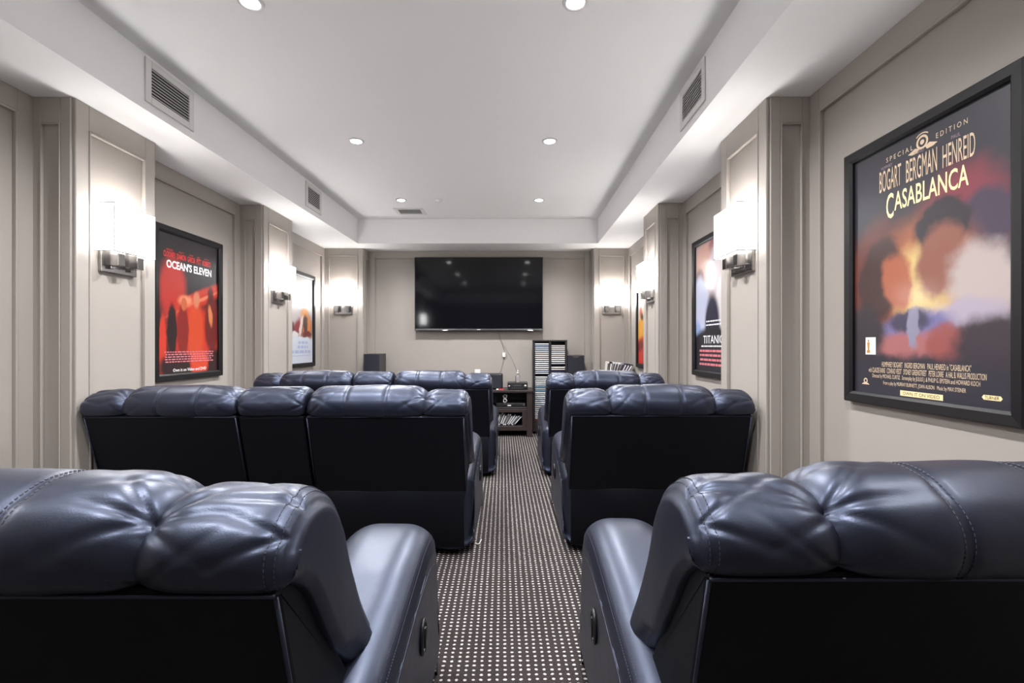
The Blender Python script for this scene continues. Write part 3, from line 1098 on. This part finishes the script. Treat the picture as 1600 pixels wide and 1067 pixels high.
def armrest(parent, x0, x1, outer, seed, handle=True):
    e = (0.092, 0.068, [])
    bm, at, n, S = pillow(x0, x1, ARM, ARM_PER, e, e, (), seed, 26, 0.003, cap_bulge=(0.004, 0.004))
    o = add('armrest', mesh_from(bm, 'armrest', LEATHER, True), parent)
    xa = x0 + 0.006 if outer < 0 else x1 - 0.006
    xb = x0 + 0.015 if outer < 0 else x1 - 0.015
    bm = stitches(at, n, S, (xa, xb), 14, 62)
    add('stitching', mesh_from(bm, 'stitching', THREAD), o)
    # raised side panel following the arm outline
    pl = catmull([(0.24, 0.05), (0.23, 0.20), (0.27, 0.33), (0.45, 0.385), (0.70, 0.42), (0.86, 0.40), (0.92, 0.30), (0.925, 0.16), (0.92, 0.05)], 4)
    pl = [p for p in pl if p.y > 0.045]
    xs = x1 if outer > 0 else x0
    bm = bmesh.new()
    bm_prism_x(bm, [(p.x, p.y) for p in pl], xs - 0.006, xs + 0.006, 0.004, 2)
    sp = add('side_panel', mesh_from(bm, 'side_panel', LEATHER), o)
    if handle:
        t = thing_part('recline_handle', parent, (xs + outer * 0.006, 0.64, 0.30))
        bm = bmesh.new()
        pts = [(outer * 0.004, 0.030 * math.cos(a), 0.044 * math.sin(a)) for a in [2 * math.pi * k / 24 for k in range(24)]]
        bm_tube(bm, pts, 0.006, 6, True)
        bm_prism_x(bm, [(0.024 * math.cos(2 * math.pi * k / 20), 0.038 * math.sin(2 * math.pi * k / 20)) for k in range(20)], -0.002, 0.002)
        bm_box(bm, min(0, outer * 0.012), max(0, outer * 0.012), -0.006, 0.008, -0.030, 0.026, 0.003, 2)
        t.data = mesh_from(bm, 'recline_handle', PLASTIC, True)
    return o


def thing_part(name, parent, loc):
    o = bpy.data.objects.new(name, bpy.data.meshes.new(name))
    o.location = loc
    return link(o, parent)


SHELL = [(0.0, 0.746), (0.006, 0.752), (0.065, 0.752), (0.375, 0.34), (0.125, 0.335)]


def seat_unit(parent, x0, x1, wl, wr, seed, fl, fr):
    """one reclining seat between x0 and x1 (panel edges) with wings of width wl / wr (0 = none)"""
    # rear shell and its welt
    bm = bmesh.new()
    bm_prism_x(bm, SHELL, x0, x1, 0.010, 3)
    sh = add('back_panel', mesh_from(bm, 'back_panel', VINYL, False), parent)
    bm = bmesh.new()
    for x in (x0 + 0.003, x1 - 0.003):
        bm_tube(bm, [(x, 0.003, 0.742), (x, 0.060, 0.545), (x, 0.1205, 0.345)], 0.0035, 6)
    bm_tube(bm, [(x0 + 0.003, 0.001, 0.744), ((x0 + x1) / 2, -0.001, 0.745), (x1 - 0.003, 0.001, 0.744)], 0.0035, 6)
    add('piping', mesh_from(bm, 'piping', LEATHER, True), sh)
    # lower skirt
    rnd = random.Random(seed + 50)
    bm = bmesh.new()
    nx_ = 24
    top = []; bot = []; mid = []
    rows = []
    for j, (y, z) in enumerate(((0.16, 0.352), (0.128, 0.350), (0.123, 0.338), (0.120, 0.20), (0.128, 0.05), (0.14, 0.035), (0.20, 0.035))):
        row = []
        for i in range(nx_ + 1):
            u = i / nx_
            x = x0 + 0.012 + (x1 - x0 - 0.024) * u
            dz = 0.004 * noise.noise(Vector((x * 5, seed, 0))) if j < 3 else 0
            dy = 0.006 * noise.noise(Vector((x * 6, z * 8, seed))) if 1 < j < 5 else 0
            row.append(bm.verts.new((x, y + dy, z + dz)))
        rows.append(row)
    for a, b_ in zip(rows, rows[1:]):
        for i in range(nx_):
            bm.faces.new((a[i], b_[i], b_[i + 1], a[i + 1]))
    bmesh.ops.recalc_face_normals(bm, faces=bm.faces)
    add('skirt', mesh_from(bm, 'skirt', VINYL, True), parent)
    # base under the seat
    box('base', x0 + 0.02, x1 - 0.02, 0.15, 0.93, 0.05, 0.36, VINYL, parent, 0.01)
    xm = (x0 + x1) / 2
    for fx in (x0 + 0.07, x1 - 0.07):
        for fy in (0.20, 0.88):
            bm = bmesh.new()
            bm_lathe(bm, [(0.018, 0.0), (0.022, 0.06)], fx, fy, 12)
            add('foot', mesh_from(bm, 'foot', PLASTIC), parent)
    # cushions
    c0, c1 = x0 + wl, x1 - wr
    centre_cushion(parent, c0 - (0.012 if wl else 0), c1 + (0.012 if wr else 0), seed)
    if wl:
        wing_cushion(parent, x0 - 0.012, c0 + 0.012, seed + 1, -1)
        armrest(parent, x0 - fl, x0 + wl - 0.01, -1, seed)
    if wr:
        wing_cushion(parent, c1 - 0.012, x1 + 0.012, seed + 2, 1)
        armrest(parent, x1 - wr + 0.01, x1 + fr, 1, seed)
    SEAT = [(0.38, 0.34), (0.37, 0.40), (0.42, 0.44), (0.65, 0.455), (0.88, 0.45), (0.98, 0.42), (1.0, 0.36), (0.96, 0.32), (0.65, 0.32)]
    bm, at, n, S = pillow(c0 + 0.008, c1 - 0.008, SEAT, 6, (0.06, 0.03, []), (0.06, 0.03, []), (), seed, 20, 0.006)
    add('seat_cushion', mesh_from(bm, 'seat_cushion', LEATHER, True), parent)
    FOOT = [(0.92, 0.09), (0.915, 0.20), (0.93, 0.31), (0.97, 0.32), (1.0, 0.29), (1.01, 0.20), (0.99, 0.10), (0.95, 0.07)]
    bm, at, n, S = pillow(c0 + 0.012, c1 - 0.012, FOOT, 5, (0.04, 0.02, []), (0.04, 0.02, []), (), seed + 4, 18, 0.004)
    add('footrest', mesh_from(bm, 'footrest', LEATHER, True), parent)


def console_unit(parent, x0, x1, seed):
    e = (0.045, 0.028, [(0.10, [(-0.4, 0.006, 0.010), (0.6, 0.007, 0.010)]), (0.19, [(0.3, 0.007, 0.010), (-0.5, 0.005, 0.01)])])
    bm, at, n, S = pillow(x0 + 0.002, x1 - 0.002, CROLL, CROLL_PER, e, e, (), seed, 44, 0.004)
    o = add('console_cushion', mesh_from(bm, 'console_cushion', LEATHER, True), parent)
    bm = bmesh.new()
    bm_prism_x(bm, [(0.0, 0.744), (0.006, 0.75), (0.17, 0.75), (0.30, 0.50), (0.30, 0.33), (0.115, 0.33)], x0 + 0.006, x1 - 0.006, 0.008, 2)
    add('console_back', mesh_from(bm, 'console_back', VINYL), parent)
    # flared flap at the foot of the back
    bm = bmesh.new()
    bm_prism_x(bm, [(0.085, 0.36), (0.100, 0.375), (0.15, 0.375), (0.16, 0.04), (0.115, 0.04), (0.095, 0.20)], x0 + 0.001, x1 - 0.001, 0.012, 3)
    add('console_flap', mesh_from(bm, 'console_flap', VINYL), parent)
    box('console_body', x0 + 0.01, x1 - 0.01, 0.16, 0.98, 0.04, 0.50, LEATHER, parent, 0.02, 3)
    box('console_lid', x0 + 0.015, x1 - 0.015, 0.32, 0.70, 0.50, 0.53, LEATHER, parent, 0.012, 3)
    for dx in (-0.07, 0.07):
        bm = bmesh.new()
        bm_tube(bm, [((x0 + x1) / 2 + dx + 0.042 * math.cos(2 * math.pi * k / 20), 0.82 + 0.042 * math.sin(2 * math.pi * k / 20), 0.502) for k in range(20)], 0.006, 6, True)
        add('cup_holder', mesh_from(bm, 'cup_holder', SILVER, True), parent)


def console_sofa(edge_x, y, label, seed, flare, s1=0.784, cn=0.333, s2=0.757):
    """two reclining seats either side of a console; edge_x is the aisle-side edge of the back"""
    t = thing('reclining_sofa', label, 'sofa', (edge_x, y, 0), 0, 'black leather console sofas')
    g = 0.008
    seat_unit(t, -s1, 0, 0, 0.20, seed, 0, flare)
    console_unit(t, -s1 - g - cn, -s1 - g, seed + 10)
    seat_unit(t, -s1 - s2 - 2 * g - cn, -s1 - 2 * g - cn, 0.20, 0, seed + 20, 0.0, 0)
    return t


def recliner(edge_x, y, label, seed, flare, width=0.912):
    t = thing('recliner', label, 'recliner', (edge_x, y, 0), 0, 'single black leather recliners')
    seat_unit(t, 0, width, 0.20, 0.185, seed, flare, 0.0)
    return t


console_sofa(-0.333, 0.68, 'black leather console sofa of the last row, farthest from the television', 1, 0.080, 0.79, 0.31, 0.68)
console_sofa(-0.238, 2.38, 'black leather console sofa of the middle row, by the red and black poster', 3, 0.030)
console_sofa(-0.185, 3.87, 'black leather console sofa of the front row, closest to the television', 5, 0.045, 0.775, 0.32, 0.775)
recliner(0.298, 0.73, 'single black leather recliner of the last row, by the large poster with gold lettering', 7, 0.055)
recliner(0.300, 2.42, 'single black leather recliner of the middle row, by the navy and pink lettered poster', 9, 0.020)
recliner(0.306, 3.87, 'single black leather recliner of the front row, before the disc rack', 11, 0.045)

# ------------------------------------------------------------------ television and its cables
tv = thing('television', 'large black flat television mounted on the panelled end wall', 'television', (-0.4265, 6.155, 1.765))
box('body', -0.815, 0.815, 0.0, 0.045, -0.462, 0.462, PLASTIC, tv, 0.006)
box('wall_mount', -0.30, 0.30, 0.045, 0.10, -0.20, 0.20, PLASTIC, tv, 0.004)
box('screen', -0.813, 0.813, -0.003, 0.001, -0.450, 0.460, SCREEN, tv)
bm = bmesh.new()
for a in ((-0.822, -0.813, -0.47, 0.468), (0.813, 0.822, -0.47, 0.468)):
    bm_box(bm, a[0], a[1], -0.006, 0.03, a[2], a[3], 0.002, 1)
bm_box(bm, -0.813, 0.813, -0.006, 0.03, 0.460, 0.468, 0.002, 1)
add('bezel', mesh_from(bm, 'bezel', PLASTIC), tv)
bz = box('bottom_trim', -0.822, 0.822, -0.008, 0.03, -0.470, -0.450, mat('dark_grey_trim', (0.10, 0.10, 0.105), 0.4, metal=0.6), tv, 0.003)
box('logo', -0.022, 0.022, -0.0095, -0.008, -0.463, -0.456, INKW, bz)
for x in (-0.43, 0.66):
    box('foot_socket', x - 0.035, x + 0.035, -0.012, 0.02, -0.474, -0.466, SILVER, bz, 0.003)

bm = bmesh.new()
cs = catmull([(-0.19, 6.235, 1.292), (-0.16, 6.246, 1.20), (-0.11, 6.246, 1.08), (-0.10, 6.246, 0.98), (-0.13, 6.246, 0.84), (-0.17, 6.24, 0.70), (-0.18, 6.20, 0.60)], 8)[:48]
bm_tube(bm, cs, 0.0035, 5)
tag(add('power_cable', mesh_from(bm, 'power_cable', CABLE, True)), 'thick grey cable hanging from the television down the wall', 'cable', 'television cables')
bm = bmesh.new()
cs = catmull([(-0.17, 6.235, 1.292), (-0.135, 6.247, 1.16), (-0.06, 6.247, 1.03), (0.02, 6.247, 0.88), (0.07, 6.247, 0.74), (0.09, 6.24, 0.62)], 8)[:40]
bm_tube(bm, cs, 0.0018, 5)
tag(add('thin_cable', mesh_from(bm, 'thin_cable', CABLE, True)), 'thin pale cable slanting from the television towards the bottle', 'cable', 'television cables')
box('cable_adapter', -0.125, -0.085, 6.225, 6.255, 0.95, 1.01, OFFWHITE, None, 0.006, 2)
tag(bpy.data.objects['cable_adapter'], 'small white adapter box on the cable below the television', 'adapter')

# ------------------------------------------------------------------ media stand and what is on it
st = thing('media_stand', 'dark espresso wood media stand under the television', 'media stand', (0, 0, 0))
SX0, SX1, SY0, SY1 = -0.86, 0.248, 5.775, 6.18
box('top', SX0 - 0.01, SX1 + 0.006, SY0 - 0.012, SY1, 0.535, 0.565, ESPRESSO, st, 0.004)
for x in (SX0, SX1 - 0.07):
    for y in (SY0, SY1 - 0.07):
        box('leg', x, x + 0.07, y, y + 0.07, 0, 0.535, ESPRESSO, st, 0.004)
box('shelf', SX0 + 0.07, SX1 - 0.07, SY0 + 0.01, SY1 - 0.02, 0.335, 0.358, ESPRESSO, st, 0.003)
box('bottom_shelf', SX0 + 0.07, SX1 - 0.07, SY0 + 0.01, SY1 - 0.02, 0.075, 0.13, ESPRESSO, st, 0.003)
box('back_board', SX0 + 0.02, SX1 - 0.02, SY1 - 0.02, SY1 - 0.008, 0.08, 0.535, BLACKW, st)
for x in (SX0 + 0.01, SX1 - 0.02):
    box('side_board', x, x + 0.01, SY0 + 0.07, SY1 - 0.07, 0.08, 0.535, ESPRESSO, st)
for x0_, x1_ in ((SX0 + 0.07, SX0 + 0.12), (SX1 - 0.125, SX1 - 0.07)):
    box('door_stile', x0_, x1_, SY0 + 0.005, SY0 + 0.022, 0.13, 0.335, ESPRESSO, st, 0.003)
box('door_rail', SX0 + 0.12, SX1 - 0.125, SY0 + 0.005, SY0 + 0.022, 0.295, 0.335, ESPRESSO, st, 0.003)
box('shelf_edge', SX0 + 0.07, SX1 - 0.07, SY0 + 0.002, SY0 + 0.010, 0.350, 0.358, SILVER, st)

# centre speaker
t = thing('centre_speaker', 'black rounded centre speaker standing on the media stand', 'speaker', (-0.27, 5.98, 0.565))
bm = bmesh.new()
bm_box(bm, -0.155, 0.155, -0.08, 0.10, 0, 0.19, 0.018, 4)
add('cabinet', mesh_from(bm, 'cabinet', PLASTIC, True), t)
box('grille', -0.145, 0.145, -0.088, -0.078, 0.012, 0.178, GRILLE, t, 0.006)
tag(box('wireless_router', -0.475, -0.40, 6.08, 6.12, 0.565, 0.80, OFFWHITE, None, 0.010, 3), 'white upright box showing behind the centre speaker', 'router')

# receiver
t = thing('receiver', 'black audio receiver with knobs under the clear bottle', 'receiver', (0.068, 5.80, 0.565))
box('case', -0.122, 0.122, 0.008, 0.25, 0.008, 0.085, PLASTIC, t, 0.004)
box('face_plate', -0.122, 0.122, 0.0, 0.010, 0.006, 0.086, BLACKW, t, 0.003)
box('display', -0.05, 0.045, -0.002, 0.0, 0.045, 0.065, mat('dim_display', (0.05, 0.055, 0.06), 0.2), t)
for x, r in ((0.095, 0.019), (-0.10, 0.012)):
    bm = bmesh.new()
    bm_cyl(bm, (x, 0.001, 0.045), (x, -0.016, 0.045), r, r * 0.9, 18)
    add('knob', mesh_from(bm, 'knob', SILVER, True), t)
for i in range(6):
    box('button', -0.07 + i * 0.025, -0.058 + i * 0.025, -0.003, 0.001, 0.020, 0.026, SILVER, t)
for x in (-0.10, 0.10):
    for y in (0.03, 0.22):
        box('foot', x - 0.012, x + 0.012, y - 0.012, y + 0.012, 0, 0.008, PLASTIC, t)

# bottle
t = thing('bottle', 'clear plastic spray bottle standing on the receiver', 'bottle', (0.07, 5.90, 0.651))
bm = bmesh.new()
bm_lathe(bm, [(0.026, 0.0), (0.030, 0.004), (0.030, 0.070), (0.024, 0.088), (0.011, 0.098), (0.011, 0.106)], n=20)
add('body', mesh_from(bm, 'body', CLEAR, True), t)
bm = bmesh.new()
bm_lathe(bm, [(0.0135, 0.104), (0.0135, 0.122), (0.006, 0.126), (0.006, 0.142)], n=16)
bm_box(bm, -0.008, 0.008, -0.028, 0.010, 0.138, 0.150, 0.003, 2)
add('spray_cap', mesh_from(bm, 'spray_cap', OFFWHITE, True), t)

t = thing('packet', 'small red and white packet lying on the media stand', 'packet', (-0.145, 5.82, 0.565))
box('wrapper', -0.045, 0.045, -0.03, 0.03, 0, 0.012, OFFWHITE, t, 0.003)
box('red_band', -0.020, 0.046, -0.031, 0.031, 0.004, 0.0135, RED, t)

# disc player, coiled cable
t = thing('disc_player', 'flat black disc player on the middle shelf of the stand', 'disc player', (0.0, 5.82, 0.358))
box('case', -0.19, 0.165, 0, 0.26, 0.006, 0.045, PLASTIC, t, 0.004)
box('tray', -0.10, 0.02, -0.003, 0, 0.020, 0.034, BLACKW, t, 0.001)
box('label', -0.055, -0.012, -0.0035, -0.002, 0.012, 0.024, INKW, t)
box('power_button', 0.135, 0.155, -0.004, 0, 0.015, 0.030, SILVER, t, 0.001)
for x in (-0.17, 0.145):
    for y in (0.03, 0.22):
        box('foot', x - 0.012, x + 0.012, y - 0.012, y + 0.012, 0, 0.006, PLASTIC, t)
bm = bmesh.new()
pts = []
for k in range(72):
    a = 4 * math.pi * k / 72
    pts.append((0.021 * math.sin(a) + 0.004 * math.sin(3.5 * a), 0.006 * math.sin(2.5 * a), 0.052 + 0.045 * math.sin(a / 2)))
bm_tube(bm, pts, 0.0055, 6, True)
bm_tube(bm, [(0.021 * math.cos(2 * math.pi * k / 20), 0, 0.073 + 0.021 * math.sin(2 * math.pi * k / 20)) for k in range(20)], 0.005, 6, True)
bm_tube(bm, [(0.019 * math.cos(2 * math.pi * k / 20), 0, 0.029 + 0.022 * math.sin(2 * math.pi * k / 20)) for k in range(20)], 0.005, 6, True)
o = add('coiled_cable', mesh_from(bm, 'coiled_cable', OFFWHITE, True), None, (-0.085, 5.86, 0.404))
tag(o, 'white cable coiled in a figure eight on the disc player', 'cable')

# leaning cases on the bottom shelf
CASECOL = [srgb(225, 225, 225), srgb(40, 44, 58), srgb(150, 154, 164), srgb(26, 26, 34), srgb(215, 216, 220), srgb(60, 66, 88), srgb(30, 30, 36), srgb(230, 226, 218)]


def disc_case(name, x, y, z, w, d, h, rot, m, label, group, spine=None):
    t = thing(name, label, 'disc case', (x, y, z), 0, group)
    t.rotation_euler = (0, rot, 0)
    box('sleeve', 0, w, 0, d, 0, h, m, t, 0.0015, 1)
    if spine:
        box('spine_label', w * 0.18, w * 0.82, -0.0008, 0.001, h * 0.12, h * 0.88, spine, t)
    return t


rnd = random.Random(5)
xx = -0.245
names = ('white', 'dark blue', 'grey', 'black', 'silver', 'slate blue', 'charcoal', 'ivory')
for i in range(14):
    k = i % 8
    a = math.radians(8 + i * 2.6) if i > 1 else math.radians(4)
    w = 0.015
    m = mat('case_%s' % names[k].replace(' ', '_'), CASECOL[k], 0.35)
    h = 0.165 if i % 3 else 0.155
    disc_case('disc_case', xx, 5.835, 0.1305 + w * math.sin(a), w, 0.13, h * (0.93 if a > 0.4 else 1), a, m,
              '%s disc case leaning on the bottom shelf of the media stand' % names[k], 'disc cases on the bottom shelf', INKD if k in (0, 4, 7) else INKW)
    xx += w / math.cos(a) + 0.0035

# ------------------------------------------------------------------ disc rack
rk = thing('disc_rack', 'tall black wooden disc rack beside the media stand', 'rack', (0.262, 5.97, 0))
RW, RD, RH = 0.424, 0.20, 1.17
box('side', 0, 0.024, 0, RD, 0.03, RH - 0.018, BLACKW, rk, 0.002, 1)
box('side', RW - 0.024, RW, 0, RD, 0.03, RH - 0.018, BLACKW, rk, 0.002, 1)
box('divider', RW / 2 - 0.014, RW / 2 + 0.014, 0, RD - 0.01, 0.18, RH - 0.018, BLACKW, rk, 0.002, 1)
box('top', -0.003, RW + 0.003, -0.003, RD, RH - 0.018, RH, BLACKW, rk, 0.002, 1)
box('back_board', 0.024, RW - 0.024, RD - 0.01, RD, 0.03, RH - 0.018, BLACKW, rk)
box('plinth', 0.024, RW - 0.024, 0.01, RD - 0.01, 0.03, 0.18, ESPRESSO, rk, 0.002, 1)
box('red_strip', 0.024, RW - 0.024, 0.006, 0.010, 0.155, 0.178, mat('dark_red_wood', (0.10, 0.015, 0.012), 0.4), rk)
for x in (0.03, RW - 0.06):
    for y in (0.02, RD - 0.05):
        box('foot', x, x + 0.03, y, y + 0.03, 0, 0.03, PLASTIC, rk)
NS = 39
p0 = 0.192
pitch = (RH - 0.03 - p0) / NS
bm = bmesh.new()
for c in (0, 1):
    xa = 0.024 if c == 0 else RW / 2 + 0.014
    xb = RW / 2 - 0.014 if c == 0 else RW - 0.024
    for i in range(NS):
        z = p0 + i * pitch
        bm_box(bm, xa, xb, 0.012, RD - 0.012, z - 0.005, z - 0.001)
sl = add('slot_shelf', mesh_from(bm, 'slot_shelf', BLACKW), rk)
DC = [(225, 225, 225), (205, 210, 214), (235, 235, 232), (190, 200, 215), (150, 170, 200), (214, 205, 200), (70, 90, 130), (180, 184, 190), (120, 150, 170), (40, 50, 76)]
DN = ['white', 'pale grey', 'ivory', 'pale blue', 'light blue', 'beige', 'dark blue', 'silver grey', 'teal grey', 'navy']
rnd = random.Random(17)
dme = {}
for c in (0, 1):
    xa = 0.027 if c == 0 else RW / 2 + 0.017
    xb = RW / 2 - 0.017 if c == 0 else RW - 0.027
    for i in range(NS):
        if c == 1 and i < 12:
            continue
        if rnd.random() < 0.05:
            continue
        k = rnd.choices(range(10), (9, 7, 8, 4, 1, 3, 1, 4, 1, 1))[0]
        hh = 0.0120
        key = (c, k)
        if key not in dme:
            b2 = bmesh.new()
            bm_box(b2, 0, xb - xa, 0, 0.15, 0, hh, 0.001, 1)
            dme[key] = mesh_from(b2, 'disc', mat('disc_%d' % k, srgb(*DC[k]), 0.3))
        o = add('compact_disc_case', dme[key], None, (rk.location.x + xa, rk.location.y + 0.002 + rnd.uniform(0, 0.006), p0 + i * pitch - 0.0009))
        tag(o, '%s disc case, slot %d from the top in the tall rack, %s column' % (DN[k], NS - i, 'media stand' if c == 0 else 'tower speaker'), 'disc case', 'disc cases in the tall rack')


# ------------------------------------------------------------------ tower speakers
def tower_speaker(x, y, w, d, h, label, notch):
    t = thing('tower_speaker', label, 'speaker', (x, y, 0), 0, 'black tower speakers')
    box('cabinet', -w / 2, w / 2, 0.012, d, 0.025, h, SPKSIDE, t, 0.004)
    box('plinth', -w / 2 - 0.015, w / 2 + 0.015, -0.005, d + 0.01, 0, 0.025, PLASTIC, t, 0.004)
    # bowed grille
    bm = bmesh.new()
    nn = 12
    z1 = h - 0.004
    cols = []
    for i in range(nn + 1):
        u = -1 + 2 * i / nn
        xx_ = u * (w / 2 - 0.004)
        yy = -0.010 * (1 - u * u)
        zt = z1 - (0.030 * max(0, 1 - (u / 0.55) ** 2) if notch else 0.008 * u * u)
        cols.append([bm.verts.new((xx_, yy, 0.05)), bm.verts.new((xx_, yy, zt)), bm.verts.new((xx_, 0.014, zt)), bm.verts.new((xx_, 0.014, 0.05))])
    for a, b_ in zip(cols, cols[1:]):
        for k in range(4):
            bm.faces.new((a[k], a[(k + 1) % 4], b_[(k + 1) % 4], b_[k]))
    bm.faces.new(cols[0]); bm.faces.new(cols[-1][::-1])
    bmesh.ops.recalc_face_normals(bm, faces=bm.faces)
    add('grille', mesh_from(bm, 'grille', GRILLE, False), t)


tower_speaker(-1.722, 5.88, 0.195, 0.31, 1.0, 'black tower speaker in the alcove corner, console sofa side', False)
tower_speaker(0.795, 5.98, 0.215, 0.25, 0.98, 'black tower speaker with notched grille beside the disc rack', True)

# ------------------------------------------------------------------ low cabinet with leaning cases by the far recliner
cb = thing('low_cabinet', 'low dark cabinet behind the front recliner under the leaning disc cases', 'cabinet', (1.10, 5.70, 0))
box('body', 0, 0.345, 0.012, 0.32, 0.04, 0.72, ESPRESSO, cb, 0.004)
box('door', 0.01, 0.335, 0, 0.014, 0.05, 0.71, ESPRESSO, cb, 0.003)
box('top', -0.01, 0.355, -0.008, 0.325, 0.72, 0.74, ESPRESSO, cb, 0.003)
for x in (0.0, 0.31):
    for y in (0.02, 0.28):
        box('foot', x, x + 0.035, y, y + 0.035, 0, 0.04, PLASTIC, cb)
xx = 1.125
for i in range(9):
    k = (7, 3, 0, 4, 0, 2, 5, 6, 1)[i]
    a = math.radians(5 + i * 3.5)
    w = 0.022
    disc_case('film_case', xx, 5.72, 0.7405 + w * math.sin(a), w, 0.135, 0.168 - 0.002 * i, a, mat('case_%s' % names[k].replace(' ', '_'), CASECOL[k], 0.35),
              '%s film case leaning on the low cabinet by the end pilaster' % names[k], 'film cases on the low cabinet', INKD if k in (0, 4, 7, 2) else INKW)
    xx += w / math.cos(a) + 0.004

# bit of white cord on the carpet by the middle sofa
bm = bmesh.new()
bm_tube(bm, catmull([(-0.20, 2.66, 0.005), (-0.185, 2.65, 0.005), (-0.178, 2.67, 0.005), (-0.176, 2.70, 0.005), (-0.172, 2.71, 0.005), (-0.19, 2.70, 0.005)], 5)[:20], 0.003, 5)
tag(add('white_tie', mesh_from(bm, 'white_tie', OFFWHITE, True)), 'short white plastic tie on the carpet beside the middle console sofa', 'cable tie')
